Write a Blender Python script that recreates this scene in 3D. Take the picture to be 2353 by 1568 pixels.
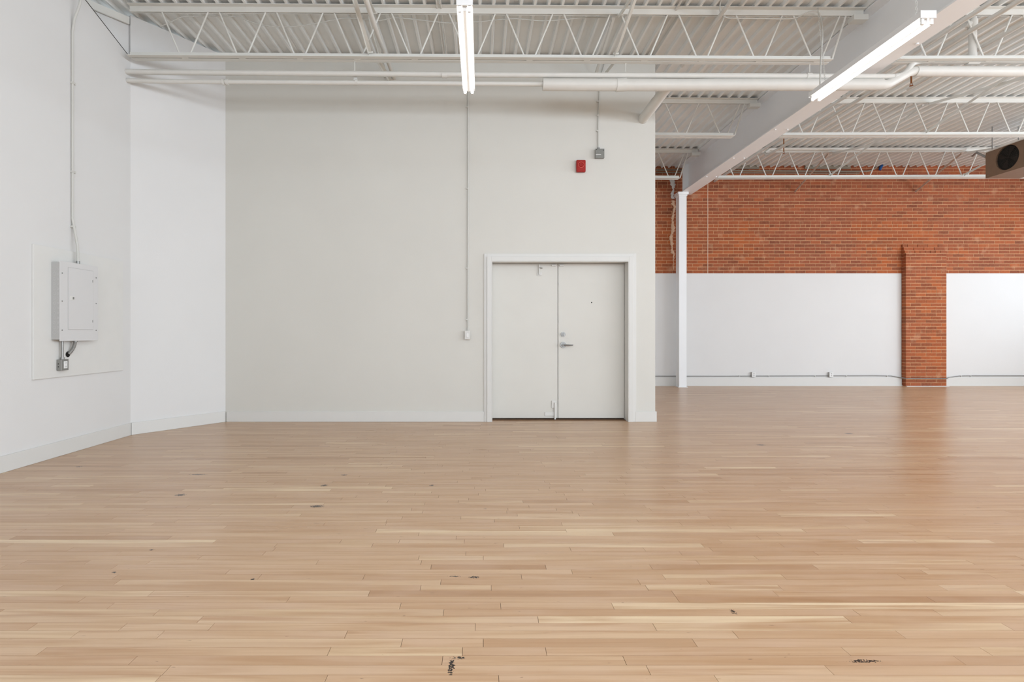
import bpy, math, random
from mathutils import Vector, Matrix
random.seed(7)
for o in list(bpy.data.objects): bpy.data.objects.remove(o, do_unlink=True)
S = bpy.context.scene
C = S.collection

# ---------------------------------------------------------------- camera
H = 1.17; F = 1235.0; VX = 1105.0; VY = 764.0      # eye height, focal length and vanishing point in 2353 x 1568 pixels
cam_d = bpy.data.cameras.new('camera'); cam = bpy.data.objects.new('camera', cam_d); C.objects.link(cam)
cam.location = (0, 0, H); cam.rotation_euler = (math.pi/2, 0, 0)
cam_d.sensor_width = 36; cam_d.lens = F/2353*36
cam_d.shift_x = (1176.5-VX)/2353; cam_d.shift_y = (VY-784)/2353
cam_d.clip_start = .05; cam_d.clip_end = 100
S.camera = cam
# ---------------------------------------------------------------- exposure, world, lights
S.view_settings.view_transform = 'Standard'; S.view_settings.look = 'None'
S.view_settings.gamma = 1; S.view_settings.use_curve_mapping = False
S.view_settings.exposure = 0.05
w = bpy.data.worlds.new('world'); S.world = w; w.use_nodes = True
w.node_tree.nodes['Background'].inputs[0].default_value = (.85, .93, 1, 1)
w.node_tree.nodes['Background'].inputs[1].default_value = 1.0

def area(name, loc, rot, sx, sy, watts, col=(1, 1, 1)):
    d = bpy.data.lights.new(name, 'AREA'); d.shape = 'RECTANGLE'; d.size = sx; d.size_y = sy
    d.energy = watts; d.color = col
    o = bpy.data.objects.new(name, d); C.objects.link(o); o.location = loc; o.rotation_euler = rot
    return o
# daylight through the window row of the right-hand wall
for y, e_ in ((-2.6, 165), (0.6, 165), (3.8, 165), (7.0, 105), (9.9, 35)):
    area('daylight_right', (12.9, y, 2.3), (0, math.radians(90), 0), 2.2, 2.4, e_, (.83, .93, 1.06))
# daylight through the street windows behind the camera
for i, x in enumerate((-2.2, 1.6, 5.4, 9.2)):
    area('daylight_rear', (x, -4.9, 2.3), (math.radians(90), 0, 0), 2.6, 2.4, 62, (.84, .935, 1.05))
# unseen lamps outside the frame: other strip lights and added fill, shining all round
def bare(loc, watts):
    d = bpy.data.lights.new('unseen_lamp', 'POINT'); d.energy = watts; d.shadow_soft_size = .3; d.color = (.83, .945, 1.07)
    o = bpy.data.objects.new('unseen_lamp', d); C.objects.link(o); o.location = loc
for x in (-.11, 3.08, 7.0, 10.2):
    for y in (-2.6, .7): bare((x, y, H+2.0), 82)
for y in (4.2, 8.0): bare((12.0, y, H+1.9), 40)  # fill lamps added beyond the frame to lift the right bay
bare((8.2, 5.6, H+2.0), 50)  # added fill without a fixture, brightens the deck of the right bay

# ---------------------------------------------------------------- materials
def lin(c):
    return tuple(((v/255)/12.92 if v/255 <= .04045 else ((v/255+.055)/1.055)**2.4) for v in c) + (1,)
def mat(name, col, rough=.6, metal=0, spec=.4, noise=0, nscale=4, bump=0, bscale=60, emit=None, es=0, spots=0):
    m = bpy.data.materials.new(name); m.use_nodes = True; nt = m.node_tree; b = nt.nodes['Principled BSDF']
    b.inputs['Base Color'].default_value = lin(col); b.inputs['Roughness'].default_value = rough
    b.inputs['Metallic'].default_value = metal; b.inputs['Specular IOR Level'].default_value = spec
    if emit: b.inputs['Emission Color'].default_value = lin(emit); b.inputs['Emission Strength'].default_value = es
    L = nt.links
    geo = nt.nodes.new('ShaderNodeNewGeometry')
    if noise:
        n = nt.nodes.new('ShaderNodeTexNoise'); n.inputs['Scale'].default_value = nscale; n.inputs['Detail'].default_value = 5
        L.new(geo.outputs['Position'], n.inputs['Vector'])
        mx = nt.nodes.new('ShaderNodeMix'); mx.data_type = 'RGBA'
        a = tuple(max(0, v*(1-noise)) for v in col); c2 = tuple(min(255, v*(1+noise*.6)) for v in col)
        mx.inputs[6].default_value = lin(a); mx.inputs[7].default_value = lin(c2)
        L.new(n.outputs['Fac'], mx.inputs[0]); L.new(mx.outputs[2], b.inputs['Base Color'])
    if bump:
        n2 = nt.nodes.new('ShaderNodeTexNoise'); n2.inputs['Scale'].default_value = bscale; n2.inputs['Detail'].default_value = 3
        L.new(geo.outputs['Position'], n2.inputs['Vector'])
        bp = nt.nodes.new('ShaderNodeBump'); bp.inputs['Strength'].default_value = bump; bp.inputs['Distance'].default_value = .004
        L.new(n2.outputs['Fac'], bp.inputs['Height']); L.new(bp.outputs[0], b.inputs['Normal'])
    return m
M = {}
M['wall'] = mat('white_wall_paint', (220, 218, 215), .65, noise=.015, nscale=1.5, bump=.12, bscale=90)
M['wall_grey'] = mat('soft_white_wall_paint', (212, 209, 201), .6, noise=.02, nscale=1.2, bump=.12, bscale=70)
M['trim'] = mat('white_trim_paint', (216, 214, 209), .4, noise=.01)
M['door'] = mat('door_paint', (214, 211, 203), .45, noise=.02, nscale=2.5, bump=.06, bscale=40)
M['deck'] = mat('deck_paint', (233, 234, 231), .55, noise=.05, nscale=3)
M['steel'] = mat('white_steel_paint', (220, 218, 211), .45, noise=.03, nscale=5, bump=.1, bscale=80)
M['beam'] = mat('beam_paint', (240, 240, 239), .4, noise=.02, nscale=2)
M['pipe'] = mat('pipe_paint', (213, 210, 203), .4, noise=.03, nscale=8, bump=.15, bscale=35)
M['wire'] = mat('painted_cable', (202, 200, 193), .5)
M['dark'] = mat('dark_gap', (30, 28, 24), .9)
M['shade'] = mat('gap_shade_paint', (58, 54, 48), .9)  # dark colour standing in for the shade inside the wall-top gap
M['joint'] = mat('floor_joint', (92, 66, 44), .8)
M['grey'] = mat('galvanised_steel', (150, 149, 145), .4, metal=.6, noise=.08, nscale=20)
M['greyplate'] = mat('grey_cover_plate', (134, 133, 127), .45, metal=.3, noise=.1, nscale=60)
M['chrome'] = mat('satin_chrome', (150, 149, 146), .38, metal=1)
M['panel'] = mat('panel_enamel', (212, 210, 208), .35)
M['panelside'] = mat('panel_box_enamel', (182, 180, 177), .4)
M['ply'] = mat('painted_plywood', (220, 218, 213), .6, noise=.02, nscale=6, bump=.15, bscale=25)
M['red'] = mat('red_plastic', (158, 22, 16), .28, noise=.12, nscale=40)
M['redring'] = mat('clear_red_ring', (214, 92, 80), .2)
M['brown'] = mat('brown_enamel', (122, 98, 78), .4, noise=.06, nscale=12)
M['grille'] = mat('dark_grille', (40, 34, 28), .5, metal=.3)
M['plaster'] = mat('foam_sealant', (226, 190, 158), .85, noise=.12, nscale=30, bump=.6, bscale=50)
M['plasterw'] = mat('white_daub', (214, 211, 205), .8, noise=.06, nscale=30, bump=.6, bscale=50)
M['chalk'] = mat('cream_cord', (236, 205, 180), .8)
M['rust'] = mat('brass_brown', (140, 84, 42), .45, metal=.3)
M['blue'] = mat('blue_plastic', (22, 78, 140), .4)
M['brace_raw'] = mat('unpainted_brace', (196, 172, 154), .6)
M['tube'] = mat('lamp_tube', (255, 255, 255), .4, emit=(255, 253, 248), es=5.0)
M['mortar'] = mat('mortar', (208, 162, 122), .9, noise=.16, nscale=9, bump=.4, bscale=120)
M['plate_old'] = mat('old_painted_plate', (140, 132, 118), .6, noise=.08, nscale=8)
M['white'] = mat('white_plastic', (228, 227, 224), .35)

def wood():
    m = bpy.data.materials.new('maple_strip'); m.use_nodes = True; nt = m.node_tree; L = nt.links; N = nt.nodes.new
    b = nt.nodes['Principled BSDF']
    geo = N('ShaderNodeNewGeometry'); at = N('ShaderNodeAttribute'); at.attribute_name = 'tone'
    at2 = N('ShaderNodeAttribute'); at2.attribute_name = 'seed'
    sep = N('ShaderNodeSeparateXYZ'); L.new(geo.outputs['Position'], sep.inputs[0])
    def mth(op, a, c=None, **k):
        n = N('ShaderNodeMath'); n.operation = op
        for i, v in enumerate((a, c)):
            if v is None: continue
            if isinstance(v, (int, float)): n.inputs[i].default_value = v
            else: L.new(v, n.inputs[i])
        return n.outputs[0]
    def noise(sx, sy, scale, detail=4, dist=0, off=1.0):
        cb = N('ShaderNodeCombineXYZ')
        L.new(mth('MULTIPLY', sep.outputs[0], sx), cb.inputs[0]); L.new(mth('MULTIPLY', sep.outputs[1], sy), cb.inputs[1])
        L.new(mth('MULTIPLY', at2.outputs['Fac'], 97*off), cb.inputs[2])
        n = N('ShaderNodeTexNoise'); n.inputs['Scale'].default_value = scale; n.inputs['Detail'].default_value = detail
        n.inputs['Distortion'].default_value = dist; L.new(cb.outputs[0], n.inputs['Vector']); return n.outputs['Fac']
    def ramp(fac, stops):
        r = N('ShaderNodeValToRGB'); el = r.color_ramp.elements
        while len(el) < len(stops): el.new(.5)
        for e, (p, c) in zip(el, stops): e.position = p; e.color = c
        L.new(fac, r.inputs[0]); return r.outputs[0]
    def mix(f, a, c, mode='MIX'):
        x = N('ShaderNodeMix'); x.data_type = 'RGBA'; x.blend_type = mode
        for s, v in ((x.inputs[0], f), (x.inputs[6], a), (x.inputs[7], c)):
            if isinstance(v, (int, float)): s.default_value = v
            elif isinstance(v, tuple): s.default_value = v
            else: L.new(v, s)
        return x.outputs[2]
    base = ramp(at.outputs['Fac'], [(0, lin((171, 132, 98))), (.18, lin((188, 152, 118))), (.55, lin((202, 168, 135))), (.85, lin((212, 183, 148))), (1, lin((225, 199, 164)))])
    g1 = noise(1.1, 24, 1.0, 5, .8)
    col = mix(ramp(g1, [(.40, (0, 0, 0, 1)), (.70, (1, 1, 1, 1))]), base, lin((182, 143, 107)))
    g2 = noise(3, 150, 1.0, 3, .3, 1.7)
    col = mix(mth('MULTIPLY', g2, .24), col, lin((154, 114, 80)))
    g3 = noise(.9, 16, 1.0, 3, 1.5, 2.3)                                # brown heartwood streaks
    col = mix(mth('MULTIPLY', ramp(g3, [(.62, (0, 0, 0, 1)), (.74, (1, 1, 1, 1))]), .55), col, lin((162, 120, 83)))
    g5 = noise(3.0, 9, 1.0, 2, 0, 3.1)
    col = mix(mth('MULTIPLY', ramp(g5, [(.45, (0, 0, 0, 1)), (.75, (1, 1, 1, 1))]), .35), col, lin((201, 170, 147)))
    fl = noise(14, 70, 1.0, 2, .4, 1.3)                                 # small dark flecks
    col = mix(mth('MULTIPLY', ramp(fl, [(.745, (0, 0, 0, 1)), (.79, (1, 1, 1, 1))]), .75), col, lin((84, 56, 36)))
    # black nail and screw stains, where the photograph has them
    for px, py, rx, ry in [(1090, 1327, .030, .012), (1045, 1325, .035, .006), (1037, 1532, .012, .05), (1685, 1406, .012, .022), (728, 1164, .05, .028),
                           (581, 1332, .011, .011), (1985, 1520, .06, .010), (992, 1116, .02, .02), (455, 1091, .08, .018), (791, 1092, .03, .015), (415, 1138, .04, .03),
                           (181, 1073, .03, .02), (1748, 1023, .05, .03), (1950, 997, .05, .03), (745, 1116, .03, .03), (1057, 1512, .02, .01), (262, 1316, .012, .01), (349, 1264, .014, .012)]:
        Y = H*F/(py-VY); X = (px-VX)/F*Y
        dx = mth('DIVIDE', mth('SUBTRACT', sep.outputs[0], X), rx); dy = mth('DIVIDE', mth('SUBTRACT', sep.outputs[1], Y), ry)
        d = mth('ADD', mth('MULTIPLY', dx, dx), mth('MULTIPLY', dy, dy))
        nn = N('ShaderNodeTexNoise'); nn.inputs['Scale'].default_value = 120; nn.inputs['Detail'].default_value = 2; L.new(geo.outputs['Position'], nn.inputs['Vector'])
        d = mth('ADD', d, mth('MULTIPLY', nn.outputs['Fac'], 5.0))
        col = mix(mth('LESS_THAN', d, 3.05), col, lin((38, 28, 22)))
    L.new(col, b.inputs['Base Color'])
    b.inputs['Specular IOR Level'].default_value = .5
    r = noise(2, 12, 1.0, 3); L.new(mth('ADD', mth('MULTIPLY', r, .10), .25), b.inputs['Roughness'])
    bp = N('ShaderNodeBump'); bp.inputs['Strength'].default_value = .03; bp.inputs['Distance'].default_value = .001
    L.new(g1, bp.inputs['Height']); L.new(bp.outputs[0], b.inputs['Normal'])
    return m
M['wood'] = wood()

def brickmat():
    m = bpy.data.materials.new('red_brick'); m.use_nodes = True; nt = m.node_tree; L = nt.links; N = nt.nodes.new
    b = nt.nodes['Principled BSDF']; geo = N('ShaderNodeNewGeometry')
    at = N('ShaderNodeAttribute'); at.attribute_name = 'tone'
    def nz(sc, det=4):
        n = N('ShaderNodeTexNoise'); n.inputs['Scale'].default_value = sc; n.inputs['Detail'].default_value = det
        L.new(geo.outputs['Position'], n.inputs['Vector']); return n.outputs['Fac']
    def ramp(f, st):
        r = N('ShaderNodeValToRGB'); el = r.color_ramp.elements
        while len(el) < len(st): el.new(.5)
        for e, (p, c) in zip(el, st): e.position = p; e.color = c
        L.new(f, r.inputs[0]); return r.outputs[0]
    def mix(f, a, c):
        x = N('ShaderNodeMix'); x.data_type = 'RGBA'
        for s, v in ((x.inputs[0], f), (x.inputs[6], a), (x.inputs[7], c)):
            if isinstance(v, (int, float)): s.default_value = v
            elif isinstance(v, tuple): s.default_value = v
            else: L.new(v, s)
        return x.outputs[2]
    sep = N('ShaderNodeSeparateXYZ'); L.new(geo.outputs['Position'], sep.inputs[0])
    mr = N('ShaderNodeMapRange'); L.new(sep.outputs[2], mr.inputs[0]); mr.inputs[1].default_value = 4.2; mr.inputs[2].default_value = 3.4
    tone = ramp(at.outputs['Fac'], [(0, lin((121, 62, 36))), (.12, lin((135, 70, 42))), (.5, lin((145, 75, 45))), (.85, lin((152, 79, 47))), (1, lin((160, 81, 42)))])
    orange = ramp(at.outputs['Fac'], [(0, lin((129, 64, 31))), (.15, lin((143, 72, 33))), (.5, lin((156, 77, 35))), (1, lin((172, 87, 36)))])
    zone = N('ShaderNodeMath'); zone.operation = 'MULTIPLY'
    r1 = ramp(nz(.55, 2), [(.40, (0, 0, 0, 1)), (.60, (1, 1, 1, 1))]); L.new(r1, zone.inputs[0]); L.new(mr.outputs[0], zone.inputs[1])
    col = mix(zone.outputs[0], tone, orange)
    n2 = ramp(nz(26, 4), [(.35, (0, 0, 0, 1)), (.75, (1, 1, 1, 1))])
    f = N('ShaderNodeMath'); f.operation = 'MULTIPLY'; L.new(n2, f.inputs[0]); f.inputs[1].default_value = .28
    col = mix(f.outputs[0], col, lin((186, 117, 80)))
    n3 = ramp(nz(4.5, 6), [(.60, (0, 0, 0, 1)), (.76, (1, 1, 1, 1))])
    f3 = N('ShaderNodeMath'); f3.operation = 'MULTIPLY'; L.new(n3, f3.inputs[0]); f3.inputs[1].default_value = .38
    col = mix(f3.outputs[0], col, lin((209, 167, 131)))
    L.new(col, b.inputs['Base Color']); b.inputs['Roughness'].default_value = .85
    bp = N('ShaderNodeBump'); bp.inputs['Strength'].default_value = .4; bp.inputs['Distance'].default_value = .004
    L.new(nz(70, 4), bp.inputs['Height']); L.new(bp.outputs[0], b.inputs['Normal'])
    return m
M['brick'] = brickmat()

# ---------------------------------------------------------------- mesh helpers
class MB:
    def __init__(s): s.v = []; s.f = []; s.t = []; s.sm = []
    def add(s, vs, fs, smooth=False, tone=None):
        n = len(s.v); s.v += [Vector(v) for v in vs]; s.f += [tuple(i+n for i in f) for f in fs]; s.sm += [smooth]*len(fs)
        s.t += [tone if tone else (0, 0)]*len(vs); return s
    def box(s, x0, x1, y0, y1, z0, z1, tone=None):
        return s.add([(x0, y0, z0), (x1, y0, z0), (x1, y1, z0), (x0, y1, z0), (x0, y0, z1), (x1, y0, z1), (x1, y1, z1), (x0, y1, z1)],
              [(0, 3, 2, 1), (4, 5, 6, 7), (0, 1, 5, 4), (1, 2, 6, 5), (2, 3, 7, 6), (3, 0, 4, 7)], tone=tone)
    def prism(s, poly, axis, a, b, smooth=False):
        """poly of 2-D points extruded along axis from a to b; x: (y,z)  y: (x,z)  z: (x,y)"""
        def P(p, q): return {'x': (q, p[0], p[1]), 'y': (p[0], q, p[1]), 'z': (p[0], p[1], q)}[axis]
        n = len(poly); vs = [P(p, a) for p in poly]+[P(p, b) for p in poly]
        fs = [tuple(range(n)), tuple(range(2*n-1, n-1, -1))]+[(i, n+i, n+(i+1) % n, (i+1) % n) for i in range(n)]
        return s.add(vs, fs, smooth)
    def cyl(s, p0, p1, r, n=14, r1=None, caps=True):
        p0 = Vector(p0); p1 = Vector(p1); r1 = r if r1 is None else r1; d = (p1-p0).normalized()
        u = d.cross(Vector((0, 0, 1)) if abs(d.z) < .9 else Vector((1, 0, 0))).normalized(); w_ = d.cross(u)
        vs = []
        for p, rr in ((p0, r), (p1, r1)):
            vs += [p+rr*(math.cos(2*math.pi*i/n)*u+math.sin(2*math.pi*i/n)*w_) for i in range(n)]
        s.add(vs, [(i, (i+1) % n, n+(i+1) % n, n+i) for i in range(n)], True)
        if caps: s.add(vs, [tuple(range(n-1, -1, -1)), tuple(range(n, 2*n))])
        return s
    def tube(s, pts, r, n=8):
        pts = [Vector(p) for p in pts]; rings = []; u = None
        for i, p in enumerate(pts):
            d = (pts[min(i+1, len(pts)-1)]-pts[max(i-1, 0)]).normalized()
            if u is None: u = d.cross(Vector((0, 0, 1)) if abs(d.z) < .9 else Vector((1, 0, 0))).normalized()
            else: u = (u-u.dot(d)*d).normalized()
            q = d.cross(u); rr = r[i] if isinstance(r, (list, tuple)) else r
            rings.append([p+rr*(math.cos(2*math.pi*k/n)*u+math.sin(2*math.pi*k/n)*q) for k in range(n)])
        vs = [v for ring in rings for v in ring]; fs = []
        for i in range(len(rings)-1):
            fs += [(i*n+k, i*n+(k+1) % n, (i+1)*n+(k+1) % n, (i+1)*n+k) for k in range(n)]
        s.add(vs, fs, True); m = len(rings)
        return s.add(vs, [tuple(range(n-1, -1, -1)), tuple(range((m-1)*n, m*n))])
    def build(s, name, m, parent=None, bev=0, attr=False, kind=None, label=None, cat=None, group=None, origin=None, recalc=True):
        xs = [v.x for v in s.v]; ys = [v.y for v in s.v]; zs = [v.z for v in s.v]
        o0 = Vector(origin) if origin else Vector(((min(xs)+max(xs))/2, (min(ys)+max(ys))/2, min(zs)))
        me = bpy.data.meshes.new(name); me.from_pydata([v-o0 for v in s.v], [], s.f)
        for p, sm in zip(me.polygons, s.sm): p.use_smooth = sm
        if recalc:
            import bmesh
            bm = bmesh.new(); bm.from_mesh(me); bmesh.ops.recalc_face_normals(bm, faces=bm.faces); bm.to_mesh(me); bm.free()
        if attr:
            for k, nm in enumerate(('tone', 'seed')):
                a = me.attributes.new(nm, 'FLOAT', 'POINT'); a.data.foreach_set('value', [t[k] for t in s.t])
        me.materials.append(M[m]); o = bpy.data.objects.new(name, me); C.objects.link(o)
        place(o, o0, parent)
        if bev:
            md = o.modifiers.new('bevel', 'BEVEL'); md.width = bev; md.segments = 2; md.limit_method = 'ANGLE'
        tag(o, label, cat, group, kind); return o
WL = {}
def place(o, loc, parent=None):
    """put o at world loc under parent (nothing here is rotated or scaled)"""
    loc = Vector(loc); WL[o.name] = loc
    if parent: o.parent = parent; o.location = loc-WL[parent.name]
    else: o.location = loc
def tag(o, label=None, cat=None, group=None, kind=None):
    if label: o['label'] = label
    if cat: o['category'] = cat
    if group: o['group'] = group
    if kind: o['kind'] = kind
    return o
def thing(name, loc, label, cat, group=None, kind=None):
    o = bpy.data.objects.new(name, None); o.empty_display_size = .05; C.objects.link(o); place(o, loc); return tag(o, label, cat, group, kind)
def dup(src, loc, parent):
    o = src.copy(); C.objects.link(o); place(o, loc, parent); return o
def at(px, py, Y):                                         # the point at depth Y seen at a pixel of the photograph
    return Vector(((px-VX)/F*Y, Y, H-(py-VY)/F*Y))
def atx(px, py, X):                                        # the same on a plane of constant X
    Y = X*F/(px-VX); return Vector((X, Y, H-(py-VY)/F*Y))

# ---------------------------------------------------------------- room dimensions
XL = -3.99; XR = 13.0; YB = -5.0
YW = 7.03; YF = 11.75                                      # white partition, far brick wall
CX, CY = -3.34, 7.03; AX, AY = -3.99, 6.12                 # ends of the short angled wall
XP = 2.28                                                  # right end of the partition
ZD = H+3.62                                                # underside of the deck on average
def zdeck(x): return H+(3.642+(x+3.99)*(-.0060) if x < 4.42 else 3.60+(x-4.42)*.0035)
ZTOP = 5.05

# floor ----------------------------------------------------------
fl = MB(); fl.box(XL-.3, XR, YB, YF+.02, -.10, -.004)
floor = fl.build('floor', 'joint', kind='structure', origin=(4, 3, 0))
PITCH = .0545
rest = MB(); cand = []
y = -1.0; ri = 0
while y < YF-.001:
    y1 = min(y+PITCH, YF)
    x = XL-.2-random.random()*1.0
    rt = random.gauss(0, .06)
    while x < XR:
        ln = random.choice((.35, .5, .65, .8, 1.0, 1.25, 1.6))*random.uniform(.85, 1.15)
        x1 = min(x+ln, XR); x0 = max(x, XL+.002 if y < AY else x)
        # keep strips out of the solid block behind the partition
        ok = x1-x0 > .03
        if y > YW+.2:
            x0 = max(x0, XP+.0)
            ok = x1-x0 > .03
        if ok:
            r = random.random()
            tone = min(1, max(0, (random.gauss(.50, .14) if r < .86 else random.gauss(.12, .08) if r < .93 else random.gauss(.92, .06))+rt))
            dz = random.uniform(-.0004, 0)
            rec = (x0, x1, y, y1, dz, tone, random.random())
            xa, xb = -1105/1235*(y+.03), 1248/1235*(y+.03)
            if y > 1.70 and x1 > xa and x0 < xb and len(cand) < 300: cand.append(rec)
            else:
                g = .0008; rest.add([(x0+g, y+g, -.012), (x1-g, y+g, -.012), (x1-g, y1-g, -.012), (x0+g, y1-g, -.012),
                          (x0+g, y+g, dz), (x1-g, y+g, dz), (x1-g, y1-g, dz), (x0+g, y1-g, dz)],
                         [(4, 5, 6, 7), (0, 1, 5, 4), (1, 2, 6, 5), (2, 3, 7, 6), (3, 0, 4, 7)], tone=(tone, rec[6]))
        x += ln
    y += PITCH; ri += 1
for (x0, x1, y, y1, dz, tone, sd) in cand:
    g = .0008; MB().box(x0+g, x1-g, y+g, y1-g, -.012, dz, tone=(tone, sd)).build('plank', 'wood', floor, attr=True, recalc=False)
rest.build('strip_planks', 'wood', floor, attr=True, kind='stuff', recalc=False)
MB().box(XL-.3, XR, YB, -1.0, -.011, -.001).build('floor_boards', 'wood', floor, attr=True, recalc=False)

# walls ------------------------------------------------------------
# left wall: its lining stops short of the deck near the corner, its top edge sloping up toward the camera
top_c = H+3.12; sl = .33
ymid = AY-(3.66-3.12)/sl
MB().prism([(YB, 0), (AY, 0), (AY, top_c), (ymid, ZTOP-.22), (YB, ZTOP-.22)], 'x', XL-.14, XL).build('wall_left', 'wall', kind='structure')
dv = Vector((CX-AX, CY-AY)).normalized(); nv = Vector((-dv.y, dv.x))
e = Vector((AX, AY))-dv*1.7
def slab(a, b, t, z0, z1):
    a = Vector(a); b = Vector(b); d = (b-a).normalized(); n = Vector((-d.y, d.x))*t
    return MB().prism([tuple(a), tuple(b), tuple(b+n), tuple(a+n)], 'z', z0, z1)
slab((AX, AY), (CX, CY), .14, 0, H+3.615).build('wall_angled', 'wall', kind='structure')
# the older wall face that shows above the lining, running on behind it
a0 = Vector((AX, AY))-dv*1.7+nv*.03; b0 = Vector((AX, AY))-dv*.004+nv*.03
slab(a0, b0, .12, 3.9, H+3.59).build('wall_upper', 'wall', kind='structure')
lip = MB()
MB().prism([(AY-.01, top_c+.001), (ymid, ZTOP-.219), (ymid, ZTOP-.190), (AY-.01, top_c+.030)], 'x', XL-.06, XL-.012).build('gap_shade_strip', 'shade', kind='structure')  # dark strip painting the shade of the open gap below the lip
p0 = (AY-.02, top_c+.028); p1 = (ymid, ZTOP-.22+.028)
lip.prism([p0, p1, (p1[0]+.02, p1[1]+.025), (p0[0]+.02, p0[1]+.025)], 'x', XL-.12, XL-.035)
lip.build('trim_1', 'trim', kind='structure')
led = slab(Vector((AX, AY))-dv*1.7-nv*.012, Vector((AX, AY))-dv*.015-nv*.012, .02, H+3.50, H+3.58)
led.build('trim_2', 'steel', kind='structure')
# partition with door opening
DX0, DX1, DZ = .14, 1.93, 2.10
wb = MB()
wb.box(CX, DX0, YW, YW+.2, 0, H+3.60); wb.box(DX1, XP, YW, YW+.2, 0, H+3.60); wb.box(DX0, DX1, YW, YW+.2, DZ, H+3.60)
wb.build('wall_back', 'wall_grey', kind='structure')
MB().box(XP-.14, XP, YW+.2, YF, 0, H+3.56).build('wall_return', 'wall', kind='structure')
MB().box(DX0-.3, DX1+.3, YW+.9, YW+1.0, 0, 2.4).build('wall_behind_doors', 'dark', kind='structure')
# right wall and rear wall, out of view, with window openings
def pierced(name, axis, pos, a0, a1, opens):
    b = MB(); z0, z1 = 1.1, 3.5; cur = a0
    def bx(u0, u1, v0, v1):
        b.box(pos, pos+.15, u0, u1, v0, v1) if axis == 'x' else b.box(u0, u1, pos-.15, pos, v0, v1)
    for (o0, o1) in opens: bx(cur, o0, 0, ZTOP); bx(o0, o1, 0, z0); bx(o0, o1, z1, ZTOP); cur = o1
    bx(cur, a1, 0, ZTOP); b.build(name, 'wall', kind='structure')
pierced('wall_right', 'x', XR, YB, YF+.2, [(y-1.3, y+1.3) for y in (-2.6, .6, 3.8, 7.0, 9.9)])
pierced('wall_rear', 'y', YB, XL-.14, XR+.15, [(x-1.4, x+1.4) for x in (-2.2, 1.6, 5.4, 9.2)])
MB().box(XL-.6, XR+.3, YB-.2, YF+.3, ZTOP, ZTOP+.1).build('roof', 'dark', kind='structure')

# far wall: plastered below, brick above
ZB = H+(VY-628.5)/F*YF
low = MB(); low.box(XP, 9.17, YF-.012, YF+.2, 0, ZB); low.box(10.06, XR, YF-.012, YF+.2, 0, ZB); low.box(9.17, 10.06, YF, YF+.2, 0, ZB)
low.build('wall_lower', 'wall', kind='structure')
MB().box(XP, XR, YF, YF+.2, ZB, ZTOP-.05).build('wall_far', 'mortar', kind='structure')
wfar = bpy.data.objects['wall_far']
CP = .0718; BL = .2235
bm_var = {}
def brick(parent, x0, x1, yf, z0, depth=.06):
    key = (round(x1-x0, 4), depth, random.randrange(8))
    if key not in bm_var:
        w_ = x1-x0; t = random.random(); h = CP-.0115; j = [random.uniform(-.0012, .0012) for _ in range(8)]
        b = MB(); vs = [(0, 0, 0), (w_, 0, 0), (w_, depth, 0), (0, depth, 0), (0, 0, h), (w_, 0, h), (w_, depth, h), (0, depth, h)]
        vs = [(a+j[i], c+(j[i-1] if c == 0 else 0), d+j[i-2]) for i, (a, c, d) in enumerate(vs)]
        b.add(vs, [(0, 3, 2, 1), (4, 5, 6, 7), (0, 1, 5, 4), (1, 2, 6, 5), (3, 0, 4, 7)], tone=(t, 0))
        o = b.build('brick', 'brick', parent, attr=True, origin=(0, 0, 0), recalc=False)
        bm_var[key] = o; place(o, (x0, yf+random.uniform(-.0015, .0015), z0), parent); return o
    o = dup(bm_var[key], (x0, yf+random.uniform(-.0015, .0015), z0), parent); return o
rows = []; z = ZB+.002; r = 0
hdr = {round((628.5-yy)/F*YF/CP) for yy in (429, 520, 573)}
allb = []
while z < ZTOP-.2:
    off = (0 if r % 2 else .5)*BL+random.uniform(-.012, .012); x = XP+.006-off
    while x < XR:
        ln = BL/2 if r in hdr else BL
        x0 = max(x, XP+.004); x1 = min(x+ln-.0105, XR)
        if x1-x0 > .03: allb.append((r, x0, x1, z))
        x += ln
    z += CP; r += 1
vis = [b for b in allb if 4.7 < b[1] and b[2] < 11.9 and abs((b[2]-b[1])-(BL-.0105)) < .001]
vis.sort(key=lambda b: (b[0]))
solo = set(vis[:298]); stuff = MB(); bm_var.clear()
for b_ in allb:
    if b_ in solo: brick(wfar, round(b_[1], 4), round(b_[1], 4)+BL-.0105, YF-.0045, b_[3])
    else:
        j = random.uniform(-.0015, .0015)
        stuff.box(b_[1], b_[2], YF-.0045+j, YF+.02, b_[3], b_[3]+CP-.0115, tone=(random.random(), 0))
stuff.build('brickwork', 'brick', wfar, attr=True, kind='stuff', recalc=False)
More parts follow.
